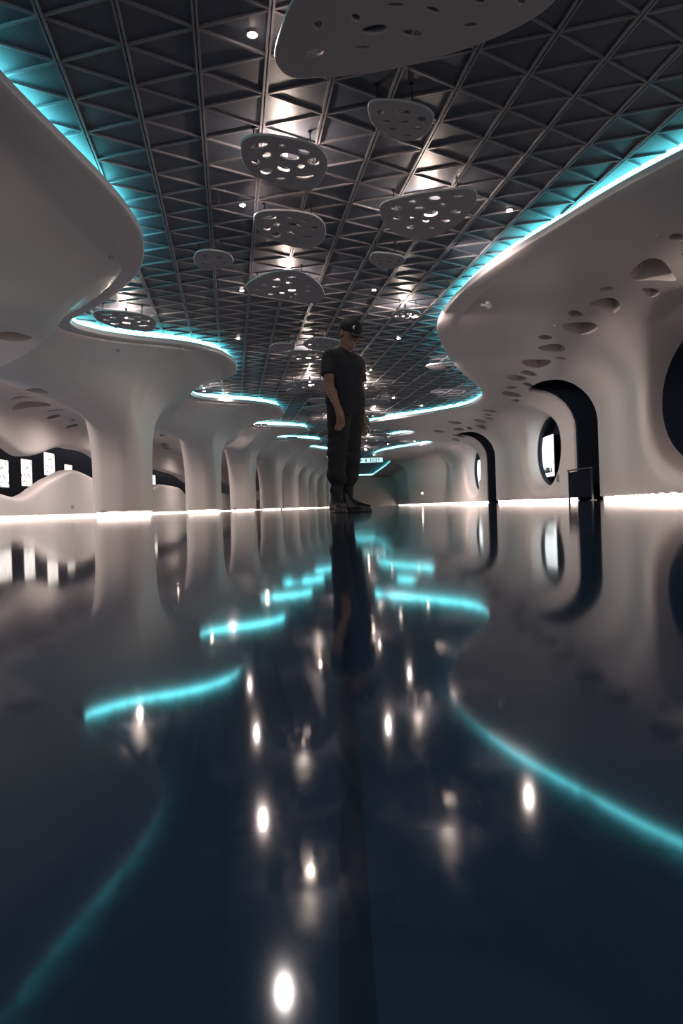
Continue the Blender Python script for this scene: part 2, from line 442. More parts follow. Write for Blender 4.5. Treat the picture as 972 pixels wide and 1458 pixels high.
# arch linings in the right wall
for i, ys in enumerate(SLOTS):
    xw = float(np.interp(ys, TY, xWv))
    def shell(x, y, z, ys=ys):
        d = slot3(x, y, z, ys)
        f = np.maximum(d-.07, -(d+.035))
        return np.maximum(np.maximum(f, right_base(x, y, z)+.07), .0-z)
    st = .05 if i == 0 else .07
    P, Fc = nets(shell, np.arange(xw-2.1, xw+2.7, st), np.arange(ys-1.6, ys+1.6, st), np.arange(-.1, 5.0, .08))
    d = link(bpy.data.objects.new('door_%d' % (i+1), fast_mesh('door', P, Fc, DARK)))
    tag(d, 'dark arched doorway cut through the right wall, ' + ('the nearer and larger one' if i == 0 else 'the far one'), 'doorway', kind='structure')

# ------------------------------------------------------------ floor, ceiling
bm = bmesh.new(); box(bm, (-1, 45, -.06), (28, 106, .12))
tag(bobj('floor', bm, FLOORM), 'dark polished reflective floor', 'floor', kind='structure')
def inside(x, y, m_=.55):
    return T(eLv, y)-m_ < x < T(eRv, y)+m_
bm = bmesh.new()
ysr = np.concatenate([np.arange(-3, 97, .5)])
prev = None
for y in ysr:
    a = [bm.verts.new((float(T(eLv, y))-.9, y, z)) for z in (ZC, ZC+.1)]; b = [bm.verts.new((float(T(eRv, y))+.9, y, z)) for z in (ZC, ZC+.1)]
    if prev:
        pa, pb = prev
        bm.faces.new((pa[0], pb[0], b[0], a[0])); bm.faces.new((pa[1], a[1], b[1], pb[1]))
    prev = (a, b)
ceil = bobj('ceiling', bm, PANEL); tag(ceil, 'dark ceiling of perforated triangular metal panels', 'ceiling', kind='structure')
b1 = np.array([-.0935, .6065]); b2 = np.array([-.678, .1995]); O = np.array([2.05, 6.29])*1.013
bm = bmesh.new()
def bar(p, q, w, off=0, dep=.022):
    p, q = np.array(p), np.array(q); d = q-p; L = np.linalg.norm(d); d = d/L; n = np.array([-d[1], d[0]])
    vs = []
    for e in (p-d*.002, q+d*.002):
        for s in (-.5, .5):
            c_ = e+n*(off+s*w)
            vs += [bm.verts.new((c_[0], c_[1], ZC+.001)), bm.verts.new((c_[0], c_[1], ZC-dep))]
    a0, a1, a2, a3, c0, c1, c2, c3 = vs
    bm.faces.new((a1, a3, c3, c1)); bm.faces.new((a0, a1, c1, c0)); bm.faces.new((a2, c2, c3, a3))
for i in range(-30, 190):
    for j in range(-50, 60):
        p = O+b1*i+b2*j
        if p[1] < -2.5 or p[1] > 95: continue
        for q, dbl in ((p+b1, True), (p+b2, False), (p+b2-b1, False)):
            m_ = (p+q)/2
            if not inside(m_[0], m_[1], .25): continue
            if dbl: bar(p, q, .021, -.0165, .03); bar(p, q, .021, .0165, .03)
            else: bar(p, q, .026)
bobj('ceiling_grid', bm, BAR, ceil)

# ------------------------------------------------------------ soffit lips with hidden cyan light
def sweep(name, path, side, prof, m, parent=None, closed=False, smooth=True, sharp=40):
    """prof: (inset, z) pairs; inset grows into the soffit mass. side=+1 mass at +x"""
    Pn = np.array(path); d = np.gradient(Pn, axis=0)
    if closed: d = np.roll(Pn, -1, 0)-np.roll(Pn, 1, 0)
    d /= np.linalg.norm(d, axis=1)[:, None]; n = np.stack([d[:, 1], -d[:, 0]], 1)*side
    v = []; f = []; k = len(prof); N = len(Pn)
    for i in range(N):
        for a, z in prof: v.append((Pn[i, 0]+n[i, 0]*a, Pn[i, 1]+n[i, 1]*a, z))
    for i in range(N if closed else N-1):
        for j in range(k-1):
            i2 = (i+1) % N
            f.append((i*k+j, i2*k+j, i2*k+j+1, i*k+j+1))
    return mobj(name, v, f, m, parent, smooth, sharp)
def resample(ytab):
    ys = np.linspace(-2.8, 92.8, 6000); xs = T(ytab, ys)
    s = np.concatenate([[0], np.cumsum(np.hypot(np.diff(xs), np.diff(ys)))])
    t = np.arange(0, s[-1], .09)
    return np.stack([np.interp(t, s, xs), np.interp(t, s, ys)], 1)
bandprof = [(.42, ZS+.003), (.38, ZS-.003), (.05, ZS-.005), (.018, ZS+.0)]
lipprof = [(.02, ZS+.0), (.004, ZS+.012), (0, ZS+.03), (0, ZS+.10), (.01, ZS+.115), (.03, ZS+.12), (.30, ZS+.12)]
ledprof = [(.15, ZS+.121), (.13, ZS+.20), (.15, ZS+.262)]
backprof = [(.16, ZS+.10), (.16, ZS+.27)]
for i, (tab, side, w) in enumerate(((eLv, -1, 'left'), (eRv, 1, 'right'))):
    path = resample(tab)
    t = sweep('trim_%d' % (i+1), path, side, lipprof, TRIMM); tag(t, 'painted lip edging the wavy %s soffit' % w, 'trim', kind='structure')
    sweep('soffit_band', path, side, bandprof, PLASTER, t)
    l = sweep('light_strip', path, side, ledprof, CYAN); tag(l, 'glowing cyan light strip along the wavy edge of the %s soffit' % w, 'light strip', 'cyan cove light strips')

# ------------------------------------------------------------ glowing foot strips
def foot(path, side, label, closed=False, hz=.09, m=None):
    o = sweep('floor_light_strip', path, side, [(.10, .002), (.07, .015), (.07, hz-.02), (.12, hz+.004)], m or WARM, closed=closed)
    tag(o, label, 'light strip', 'warm light strips along the floor')
ys = np.arange(-2, 96, .25)
segs = [(-2, SLOTS[0]-1.3), (SLOTS[0]+1.3, SLOTS[1]-1.3), (SLOTS[1]+1.3, 95)]
for (a, b), lab in zip(segs, ('nearest stretch', 'stretch between the two dark arches', 'far stretch')):
    yy = np.arange(a, b, .2); foot(np.stack([T(xWv, yy), yy], 1), 1, 'warm white light strip at the foot of the right wall, ' + lab, hz=.10)
foot(np.stack([np.full_like(ys, AISLE), ys], 1), -1, 'warm white light strip at the foot of the left aisle wall', hz=.06, m=WARM2)
for (cy, _), nm in zip(COLS, ORD):
    cx = float(T(xCv, cy)); a_, b_, r = .60, .88, .40
    pth = []
    for q in range(4):
        sx, sy = [(1, 1), (-1, 1), (-1, -1), (1, -1)][q]
        for s in range(7):
            th = math.radians(q*90+s*15); pth.append((cx+sx*(a_-r)+r*math.cos(th), cy+sy*(b_-r)+r*math.sin(th)))
    foot(np.array(pth), -1, 'warm white light ring at the foot of the column, ' + nm, closed=True, hz=.065, m=WARM2)

# ------------------------------------------------------------ end wall
bm = bmesh.new(); box(bm, (0, 95.6, 2.2), (24, .3, 4.5)); tag(bobj('wall_back', bm, PLASTER), 'plain wall closing the far end', 'wall', kind='structure')
bm = bmesh.new(); box(bm, (2, 94.2, 4.06), (13, 2.6, .12), bev=.03); tag(bobj('trim_3', bm, PLASTER), 'far end soffit', 'trim', kind='structure')
bm = bmesh.new(); box(bm, (4.0, 93.1, 4.19), (6, .05, .12)); tag(bobj('light_strip', bm, CYAN), 'short straight cyan light strip on the soffit at the far end', 'light strip', 'cyan cove light strips')

# ------------------------------------------------------------ oval windows with screens
def lens(yc, zc, ay, az, n=48):
    return [(yc+ay*math.copysign(abs(math.cos(t))**1.0, math.cos(t)), zc+az*math.sin(t)) for t in [2*math.pi*i/n for i in range(n)]]
for i, yc in enumerate(OVALS):
    xw = float(np.interp(yc+2, TY, xWv)); x0, x1 = xw+.80, xw+1.30
    cy = yc+1.1; rim = lens(cy, 2.2, 2.16, 1.53); rin = lens(cy, 2.2, 2.08, 1.46)
    n = len(rim); v = [(x0, a, b) for a, b in rim]+[(x0-.02, a, b) for a, b in rin]+[(x1, a, b) for a, b in rin]
    f = [(j, (j+1) % n, n+(j+1) % n, n+j) for j in range(n)]+[(n+j, n+(j+1) % n, 2*n+(j+1) % n, 2*n+j) for j in range(n)]+[tuple(range(2*n, 3*n))]
    w = mobj('window_%d' % (i+1), v, f, DARK, None, True, 30)
    tag(w, 'oval window with dark lining in the right wall, ' + ['cut by the right edge of the view', 'the middle one behind the arch', 'the far one'][i], 'window', kind='structure')
    if i > 0:
        e = empty('video_screen', (xw+.98, yc+2.25, 2.05))
        tag(e, 'bright video screen glowing inside the ' + ('middle oval window' if i == 1 else 'far oval window'), 'screen', 'screens behind oval windows')
        bm = bmesh.new(); box(bm, (0.02, 0, 0), (.05, 1.9, 1.95), bev=.01); bobj('frame', bm, BLACK, e)
        bm = bmesh.new(); box(bm, (-.012, 0, 0), (.012, 1.8, 1.85)); bobj('display', bm, SCR1, e)
        for q in range(6 if i == 1 else 4):
            bm = bmesh.new()
            yy = -.5+.2*q+random.uniform(-.05, .05); hh = random.uniform(.12, .26)
            cyl(bm, (-.022, yy, -.75), (-.022, yy, -.75+hh), .05, .03, 8); bmesh.ops.create_uvsphere(bm, u_segments=8, v_segments=6, radius=.04, matrix=Matrix.Translation((-.022, yy, -.72+hh)))
            bobj('picture_figure', bm, BLACK, e)

# left aisle display room
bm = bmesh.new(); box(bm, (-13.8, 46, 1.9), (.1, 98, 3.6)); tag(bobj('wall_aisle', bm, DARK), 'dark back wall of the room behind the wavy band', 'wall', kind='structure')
for (y0, y1, z0, z1, nm) in ((26.6, 27.8, 1.25, 2.3, 'cut by the left edge of the view'), (28.95, 29.9, 1.35, 2.45, 'middle of the three on the left'), (31.2, 32.3, 1.9, 2.9, 'nearest to the first full column'),
                             (33.5, 34.4, 1.4, 2.5, 'hidden partly by the first full column'), (46.2, 47.2, 1.6, 2.9, 'seen in the gap between two columns'), (48.2, 49.8, 1.5, 2.7, 'second in the gap between two columns')):
    e = empty('poster_screen', (-13.0, (y0+y1)/2, (z0+z1)/2)); tag(e, 'lit display panel in the wavy opening, ' + nm, 'screen', 'lit displays in the side room')
    bm = bmesh.new(); box(bm, (-.03, 0, 0), (.05, y1-y0+.1, z1-z0+.1), bev=.01); bobj('frame', bm, BLACK, e)
    bm = bmesh.new(); box(bm, (.005, 0, 0), (.02, y1-y0, z1-z0)); bobj('display', bm, SCR2, e)

# ------------------------------------------------------------ hanging discs
def shape_mesh(name, outline, holes, th=.028, m=DISCM):
    cu = bpy.data.curves.new(name, 'CURVE'); cu.dimensions = '2D'; cu.fill_mode = 'BOTH'; cu.extrude = th/2-.008; cu.bevel_depth = .008; cu.bevel_resolution = 2
    for pl in [outline]+holes:
        s = cu.splines.new('POLY'); s.points.add(len(pl)-1)
        for p, q in zip(s.points, pl): p.co = (q[0], q[1], 0, 1)
        s.use_cyclic_u = True
    o = bpy.data.objects.new(name, cu); COL.objects.link(o)
    dg = bpy.context.evaluated_depsgraph_get(); dg.update()
    me_ = bpy.data.meshes.new_from_object(o.evaluated_get(dg)); bpy.data.objects.remove(o)
    me_.materials.clear(); me_.materials.append(m)
    me_.polygons.foreach_set('use_smooth', [True]*len(me_.polygons)); me_.set_sharp_from_angle(angle=math.radians(35))
    return me_
ZD = 4.0
def ell(cx, cy, w, h, rot=0, n=16):
    r = math.radians(rot); out = []
    for i in range(n):
        t = 2*math.pi*i/n; a, b = w/2*math.cos(t), h/2*math.sin(t)*(1+.18*math.cos(t))
        out.append((cx+a*math.cos(r)-b*math.sin(r), cy+a*math.sin(r)+b*math.cos(r)))
    return out
def template(outl, holes, s, ox, oy, z=ZD):
    O_ = [onz(*cc(p[0], p[1], s, ox, oy), z)[:2] for p in smooth_poly(outl, 4)]
    H_ = [[onz(*cc(p[0], p[1], s, ox, oy), z)[:2] for p in ell(*h)] for h in holes]
    c = np.mean(O_, 0)
    return c, [p-c for p in O_], [[q-c for q in h] for h in H_]
T3 = template([(88,170),(110,130),(180,97),(300,88),(450,105),(600,130),(720,165),(820,220),(870,290),(878,370),(850,450),(800,530),(740,580),(640,593),(520,575),(420,550),(300,500),(200,440),(130,370),(95,290)],
  [(255,185,175,56,-8),(465,183,75,34),(660,238,125,48,12),(325,272,92,62),(530,280,185,58,10),(222,330,88,56),(750,330,118,76),(318,415,118,66),(478,393,125,44,12),(635,370,80,46,-10),(445,485,105,26),(670,465,180,42,-5),(607,553,85,18)], 6.48, 330, 180)
T4 = template([(208,850),(225,815),(290,788),(400,780),(520,783),(650,800),(760,830),(830,880),(860,940),(860,1000),(835,1060),(780,1105),(700,1122),(600,1120),(500,1095),(400,1055),(310,1010),(240,950),(212,900)],
  [(348,845,135,40,-5),(520,850,60,28),(682,878,90,30,8),(408,905,70,38),(573,912,135,36,6),(322,945,72,36),(752,935,85,50),(403,1003,95,46),(537,986,90,28,8),(663,967,55,24,-8),(515,1047,75,16),(693,1028,130,28,-4),(650,1090,70,14)], 6.48, 330, 180)
T5 = template([(160,840),(165,905),(190,960),(250,1020),(330,1060),(430,1085),(520,1070),(620,1030),(720,970),(800,890),(850,820),(862,760),(840,725),(780,712),(650,722),(500,740),(350,770),(220,800)],
  [(278,855,75,38),(395,810,60,30),(447,852,75,22),(555,785,95,45),(730,773,90,30),(612,828,48,25),(527,893,105,42,-10),(708,880,80,32),(280,925,65,35),(393,922,42,22),(490,945,60,25),(632,943,75,26),(380,992,70,32),(530,997,60,15)], 5.116, 510, 130)
T2 = template([(75,110),(80,170),(110,240),(170,300),(260,345),(360,362),(450,340),(510,290),(542,220),(540,170),(480,120),(380,90),(280,75),(150,72),(95,85)],
  [(157,160,65,48),(322,155,130,42,8),(457,208,80,52),(195,222,95,26),(333,228,80,30,-10),(250,280,60,32),(425,270,80,25),(355,325,70,22)], 5.116, 510, 130)
T6 = template([(72,130),(90,90),(140,75),(220,80),(290,100),(315,130),(312,160),(270,180),(200,198),(140,198),(95,175)],
  [(143,110,35,18),(225,122,52,22,10),(258,155,35,18),(122,135,40,9),(190,152,35,9),(122,160,30,11),(150,185,30,10),(213,175,25,9)], 4.42, 260, 340)
T8 = template([(398,300),(430,270),(500,235),(600,208),(700,205),(770,225),(840,270),(880,320),(887,370),(850,400),(780,407),(700,392),(600,375),(500,355),(430,335)],
  [(515,288,35,15),(590,262,50,25),(680,246,75,18),(668,280,45,15),(585,303,42,16),(475,318,25,18),(555,350,45,14),(625,342,42,12),(685,325,52,14),(710,349,22,9),(785,330,35,12),(682,369,25,9),(785,300,40,9)], 4.42, 260, 340)
T1 = template([(105,10),(75,80),(50,170),(60,215),(100,248),(170,250),(300,240),(470,212),(600,175),(720,135),(850,75),(940,10),(980,-60),(900,-130),(600,-160),(300,-120),(160,-60)],
  [(187,82,34,32),(308,57,36,26,20),(433,17,56,16),(552,31,52,20,15),(368,96,92,32,-6),(488,108,74,26,6),(178,170,60,28,-12),(328,154,54,14),(675,82,50,18,-8),(706,3,40,24),(838,3,30,34,-40),(560,-70,80,30),(300,-60,70,24,10)], 2.26, 370, 0)
def make_disc(tp, lit, label, lamp=None):
    c, O_, H_ = tp
    e = empty('ceiling_disc', (c[0], c[1], ZD))
    me_ = shape_mesh('disc', O_, H_)
    d = link(bpy.data.objects.new('disc', me_), e); d.location.z = .014
    tag(e, label, 'ceiling panel', 'perforated discs hanging from the ceiling')
    A = np.array(O_)
    for k in (0, int(len(A)*.36), int(len(A)*.7)):
        p = A[k]*.72; p = p*1.0
        bm = bmesh.new(); cyl(bm, (p[0], p[1], .04), (p[0], p[1], ZC-ZD-.0), .009, n=8); cyl(bm, (p[0], p[1], ZC-ZD-.03), (p[0], p[1], ZC-ZD-.005), .025, n=10); bobj('hanging_rod', bm, BLACK, e)
    if lit:
        bm = bmesh.new(); cyl(bm, (0, 0, ZC-ZD-.15), (0, 0, ZC-ZD-.002), .022, n=16); bobj('lamp_housing', bm, BLACK, e)
        bm = bmesh.new(); bmesh.ops.create_uvsphere(bm, u_segments=14, v_segments=8, radius=.03, matrix=Matrix.Translation((0, 0, ZC-ZD-.17))); bobj('bulb', bm, BULB, e, smooth=True)
        add_lamp((c[0], c[1], ZC-.19))
    return e
LAMPS = []
def add_lamp(p, s=1.0):
    LAMPS.append((p, s))
discs = {}
discs[1] = make_disc(T1, 0, 'very large dark pebble shaped disc cut off by the top edge of the view')
discs[3] = make_disc(T3, 1, 'lit oval disc with many holes, the upper left one of the near group')
discs[4] = make_disc(T4, 0, 'unlit oval disc hanging just below the large lit oval one')
discs[5] = make_disc(T5, 1, 'lit half moon disc on the right of the near group')
discs[2] = make_disc(T2, 0, 'unlit rounded triangular disc directly below the very large one')
discs[6] = make_disc(T6, 0, 'small round unlit disc with few holes, left of the middle group')
discs[8] = make_disc(T8, 1, 'lit half moon disc tilted left, left of the cap of the person')
def copy_disc(src, px, py, wpx, label, lit, rz=0, sy=1.0):
    p = onz(px, py, ZD)
    e = src.copy(); COL.objects.link(e); e.location = (p[0], p[1], ZD)
    dm = [k for k in src.children if k.name.startswith('disc')][0].data.vertices
    w0 = max(v.co.x for v in dm)-min(v.co.x for v in dm)
    sc = wpx*p[1]/F0/w0
    e.rotation_euler.z = rz; e['label'] = label
    for ch in src.children:
        if ch.name.split('.')[0] in ('lamp_housing', 'bulb') and not lit: continue
        k = ch.copy(); COL.objects.link(k); k.parent = e
        if ch.name.startswith('disc'): k.scale = (sc, sc*sy, 1)
        elif ch.name.startswith('hanging_rod'): k.data = ch.data; k.scale = (sc, sc, 1) if sc < 1.3 else (1, 1, 1)
    if lit: add_lamp((p[0], p[1], ZC-.19))
    return e
D = discs
for a in [(D[2], 550, 371, 56, 'small unlit triangular disc between the half moon disc and the cap', 0, .2),
          (D[3], 180, 457, 80, 'lit flat disc in the first bay of the left soffit', 1, .1),
          (D[3], 577, 449, 42, 'lit disc to the right of the cap, beside the cyan edge', 1, .3),
          (D[6], 402, 495, 36, 'pale unlit disc left of the shoulder', 0, 0),
          (D[3], 457, 490, 54, 'flat unlit disc touching the shoulder outline', 0, .4),
          (D[3], 440, 508, 62, 'lit flat disc left of the sleeve', 1, 0),
          (D[5], 441, 548, 62, 'lit flat disc left of the bare elbow', 1, 0),
          (D[6], 421, 557, 28, 'tiny pale disc below the lit one beside the elbow', 0, 0),
          (D[3], 455, 571, 34, 'flat disc left of the forearm', 0, .2),
          (D[8], 462, 582, 60, 'broad pale disc left of the wrist', 0, .2),
          (D[5], 290, 557, 30, 'lit disc in the second bay of the left soffit', 1, 0),
          (D[8], 622, 522, 34, 'disc with a bright rim beside the cyan curve on the right', 0, .4),
          (D[3], 664, 552, 30, 'small disc at the tip of the right ceiling bay', 0, 0),
          (D[3], 530, 573, 50, 'flat disc right of the wrist of the person', 0, 0),
          (D[5], 520, 553, 30, 'lit disc just right of the waist of the person', 1, 0),
          (D[3], 532, 592, 34, 'lit small disc right of the hand', 1, .1),
          (D[3], 372, 605, 18, 'tiny lit disc in the third bay of the left soffit', 1, 0),
          (D[5], 468, 601, 22, 'tiny lit disc left of the thigh', 1, 0),
          (D[3], 416, 623, 16, 'tiny disc in the fourth bay of the left soffit', 0, 0),
          (D[3], 535, 612, 34, 'thin lit disc right of the thigh', 1, 0),
          (D[5], 545, 619, 30, 'thin pale disc far down the hall right of the thigh', 0, 0),
          (D[3], 524, 627, 34, 'thin lit disc far down the hall near the knee', 1, .3),
          (D[3], 552, 626, 26, 'thin unlit disc far down the hall above the exit sign', 0, .3),
          (D[5], 520, 641, 26, 'farthest lit disc just above the exit sign', 1, 0)]:
    copy_disc(*a)

# ------------------------------------------------------------ small fixtures
for (px, py, nm, s) in ((359, 48, 'top left, nearest one', 1), (345, 291, 'left of the unlit oval disc', 1), (725, 298, 'right side near the cyan curve', 1), (344, 413, 'just left of the tilted half moon disc', 1),
                   (339, 481, 'above the second bay of the left soffit', 1), (532, 412, 'above the cap', .8), (527, 526, 'right of the chest of the person', .8), (567, 481, 'right of the chin of the person', .8),
                   (322, 561, 'far one in the second left bay', .8), (560, 566, 'added in the right ceiling bay above the exit sign', 2), (600, 577, 'added near the cyan edge of the right bay', 2), (552, 632, 'added far down the hall, right of the thigh', 3.2), (590, 628, 'added in the far right recess', 3.6), (535, 644, 'added, farthest one by the exit sign', 3.6), (385, 593, 'added left of the trousers', 2)):  # the stronger entries are added downlights that warm the far hall
    k_ = max(1, s)
    p = onz(px, py, ZC)
    e = empty('downlight', (p[0], p[1], ZC)); tag(e, 'small round downlight in the dark ceiling, ' + nm, 'downlight', 'recessed downlights')
    bm = bmesh.new(); cyl(bm, (0, 0, -.012), (0, 0, .01), .052, .045, 20); bobj('rim', bm, TRIMM, e)
    bm = bmesh.new(); bmesh.ops.create_uvsphere(bm, u_segments=14, v_segments=8, radius=.036, matrix=Matrix.Translation((0, 0, -.012)) @ Matrix.Diagonal((1, 1, .5, 1))); bobj('lens', bm, SPOTM, e, smooth=True)
    L = bpy.data.lights.new('downlight_beam', 'SPOT'); L.energy = 34*k_*k_; L.color = (1, .80, .72); L.spot_size = 2.85; L.spot_blend = .8; L.shadow_soft_size = .03
    lo = link(bpy.data.objects.new('downlight_beam', L)); lo.location = (p[0], p[1], ZC-.05)
for p, s in LAMPS:
    L = bpy.data.lights.new('disc_lamp_light', 'POINT'); L.energy = 26*s; L.color = (1, .80, .68); L.shadow_soft_size = .04
    lo = link(bpy.data.objects.new('disc_lamp_light', L)); lo.location = (p[0], p[1], p[2])

for (x_, y_) in ((1.45, 11.3), (1.6, 14.9), (2.2, 20), (3.0, 26), (1.0, 32), (2.6, 39), (3.4, 46), (2.2, 55)):  # added fill spots with no fitting, aimed to brighten the right wall
    L = bpy.data.lights.new('added_wall_fill', 'SPOT'); L.energy = 150; L.color = (1, .82, .76); L.spot_size = 1.75; L.spot_blend = 1; L.shadow_soft_size = .05
    lo = link(bpy.data.objects.new('added_wall_fill', L)); lo.location = (x_, y_, 3.98)
    lo.rotation_euler = Vector((1, .45, -.42)).to_track_quat('-Z', 'Y').to_euler()
# security camera on the right soffit
p, n = march(right_base, 694, 430)
e = empty('security_camera', tuple(p)); tag(e, 'small white security camera under the right soffit', 'camera')
bm = bmesh.new(); cyl(bm, (0, 0, .01), (0, 0, -.05), .05, .04, 16); bobj('mount', bm, PLASTER, e, sharp=40)
bm = bmesh.new(); cyl(bm, (.02, 0, -.075), (-.14, -.02, -.06), .028, n=14); bobj('arm', bm, PLASTER, e, sharp=40)
bm = bmesh.new(); bmesh.ops.create_uvsphere(bm, u_segments=16, v_segments=10, radius=.065, matrix=Matrix.Translation((.03, 0, -.09))); bobj('dome', bm, GREY, e, smooth=True)
for (fn, px, py, nm) in ((right_base, 937, 334, 'near the almond holes at the right edge'), (left_sdf, 158, 366, 'on the nearest left soffit'), (left_sdf, 168, 499, 'on the flare of the first full column'), (right_base, 790, 463, 'beside the almond holes on the right soffit')):
    p, n = march(fn, px, py)
    bm = bmesh.new(); cyl(bm, tuple(p+n*-.02), tuple(p+n*.012), .05, .04, 14); cyl(bm, tuple(p), tuple(p+n*.035), .02, .014, 10)
    tag(bobj('smoke_detector', bm, GREY, None, sharp=40), 'tiny grey ceiling detector, ' + nm, 'detector', 'ceiling detectors')
# wall fittings
for (px, py, nm, w, h, m) in ((795, 681, 'silver wall fitting under the middle oval window', .12, .30, CHROME), (602, 702, 'small lit box low on the far right wall', .35, .25, WARM)):
    p, n = march(right_base, px, py)
    ang = math.atan2(n[1], n[0])
    e = empty('wall_fitting', tuple(p), ang); tag(e, nm, 'wall fitting')
    bm = bmesh.new(); box(bm, (.03, 0, 0), (.08, w, h), bev=.015); bobj('housing', bm, GREY, e)
    bm = bmesh.new(); box(bm, (.075, 0, -h*.1), (.02, w*.75, h*.6), bev=.005); bobj('cover', bm, m, e)
p, n = march(left_sdf, 103, 722, 6)
bm = bmesh.new(); box(bm, tuple(p), (.04, .22, .16), bev=.01); tag(bobj('wall_socket', bm, GREY), 'small grey socket plate low on the aisle wall', 'socket')

# exit sign far down the hall
py_ = 55.0; q = ray(527, 655)*py_
e = empty('exit_sign', (q[0], py_, q[2]+HC)); tag(e, 'long hanging exit sign box far down the hall', 'sign')
SIGN = mat('sign_face', (.2,.4,.38), .4, emis=(.45,.75,.72), es=.5); SIGNT = mat('sign_text', (.02,.10,.09), .4)
bm = bmesh.new(); box(bm, (0, 0, 0), (2.0, .14, .44), bev=.02); bobj('housing', bm, GREY, e)
bm = bmesh.new(); box(bm, (0, -.075, -.02), (1.9, .01, .34)); bobj('face', bm, SIGN, e)
def letter(ch, x):
    bm = bmesh.new()
    s = .05
    G = {'E': ['###', '#..', '##.', '#..', '###'], 'X': ['#.#', '#.#', '.#.', '#.#', '#.#'], 'I': ['###', '.#.', '.#.', '.#.', '###'], 'T': ['###', '.#.', '.#.', '.#.', '.#.'],
         '>': ['.#...', '.##..', '#####', '.##..', '.#...'], 'M': ['.##', '.#.', '###', '.##', '#.#']}[ch]
    for r, row in enumerate(G):
        for c_, v in enumerate(row):
            if v == '#': box(bm, (x+c_*s, -.084, .08-r*s), (s*1.02, .008, s*1.02))
    bobj('letter', bm, SIGNT, e)
for ch, x in (('E', .0), ('X', .2), ('I', .4), ('T', .6), ('M', -.4), ('>', -.85)): letter(ch, x)
for sx in (-.7, .7):
    bm = bmesh.new(); cyl(bm, (sx, 0, .2), (sx, 0, ZC-e.location.z), .015, n=8); bobj('hanging_rod', bm, BLACK, e)

# barrier in the near arch
bx_, by_ = 8.25, 24.4
e = empty('barrier', (bx_, by_-.1, 0)); tag(e, 'dark glass barrier with top rail standing in the near arch', 'barrier')
GLASS = mat('smoked_glass', (.015,.018,.028), .5, spec=.0); GLASS.node_tree.nodes['Principled BSDF'].inputs['IOR'].default_value = 1.02
for sy in (-1.0, 1.0):
    bm = bmesh.new(); box(bm, (-.12 if sy > 0 else .0, sy, .53), (.06, .05, 1.06), bev=.01); box(bm, (-.12 if sy > 0 else 0, sy, .012), (.22, .22, .024), bev=.008); bobj('post', bm, BLACK if sy < 0 else CHROME, e)
ang_ = math.atan2(.12, 2.0)
bm = bmesh.new(); box(bm, (-.06, 0, 1.08), (.07, 2.2, .045), ang_, .012); bobj('top_rail', bm, BLACK, e)
bm = bmesh.new(); box(bm, (-.06, 0, .56), (.02, 1.9, .9), ang_); bobj('glass_panel', bm, GLASS, e)

# ------------------------------------------------------------ person
SKIN = mat('skin', (.24,.135,.095), .5, noise=.06, nscale=20)
SHIRT = mat('black_cotton', (.010,.012,.017), .85, noise=.15, nscale=40, bump=.3, bscale=25)
PANT = mat('black_trousers', (.008,.009,.012), .8, noise=.15, nscale=30, bump=.3, bscale=18)
CAPM = mat('black_cap', (.006,.007,.009), .75)
SHOE = mat('black_shoe', (.012,.012,.014), .45)
SOLE = mat('shoe_sole', (.03,.03,.033), .5)
HAIR = mat('black_hair', (.012,.01,.01), .5, bump=.5, bscale=200)
LOGO = mat('white_stitching', (.75,.75,.75), .6)
PO = np.array([.065, 6.22, 0.0]); r2 = math.sqrt(.5)
def fl(f, l, z): return np.array([r2*f+r2*l, -r2*f+r2*l, z])
def rc(x, y, z, a, b, ra, rb):
    a, b = np.asarray(a, float), np.asarray(b, float); ab = b-a; L = (ab*ab).sum()
    px, py, pz = x-a[0], y-a[1], z-a[2]
    h = np.clip((px*ab[0]+py*ab[1]+pz*ab[2])/L, 0, 1)
    return np.sqrt((px-h*ab[0])**2+(py-h*ab[1])**2+(pz-h*ab[2])**2) - (ra+(rb-ra)*h)
def el(x, y, z, c, ax, R_):
    """ellipsoid with axes as rows of R_"""
    d = [x-c[0], y-c[1], z-c[2]]
    q = [sum(R_[i][j]*d[j] for j in range(3))/ax[i] for i in range(3)]
    k = np.sqrt(q[0]**2+q[1]**2+q[2]**2)
    return (k-1)*min(ax)
pit = math.radians(29)
HFv = fl(math.cos(pit), 0, -math.sin(pit)); HUv = fl(math.sin(pit), 0, math.cos(pit)); HLv = fl(0, 1, 0)
HR = [HFv, HLv, HUv]
Hc = fl(.082, 0, 1.565)
def hp(f, l, u): return Hc+HFv*f+HLv*l+HUv*u
RS, RE, RW = fl(-.005, -.18, 1.335), fl(.04, -.235, 1.09), fl(.15, -.235, .86)
LS, LE, LW = fl(-.005, .18, 1.335), fl(-.02, .215, 1.09), fl(.02, .185, .87)
RK, RA = np.array([-.085, -.065, .48]), np.array([-.105, -.06, .10])
LK, LA = np.array([.035, .05, .485]), np.array([-.005, .075, .10])
RHp, LHp = fl(0, -.085, .88), fl(0, .085, .88)
def torso(x, y, z, g=0):
    f = rc(x, y, z, fl(0, -.055, .93), fl(0, .055, .93), .098+g, .098+g)
    f = sU(f, rc(x, y, z, fl(.0, -.045, 1.08), fl(.0, .045, 1.08), .092+g, .092+g), .12)
    f = sU(f, rc(x, y, z, fl(-.005, -.075, 1.25), fl(-.005, .075, 1.25), .10+g, .10+g), .12)
    f = sU(f, np.minimum(rc(x, y, z, fl(-.01, 0, 1.375), fl(-.012, -.155, 1.34), .058+g, .054+g), rc(x, y, z, fl(-.01, 0, 1.375), fl(-.012, .155, 1.34), .058+g, .054+g)), .08)
    return f
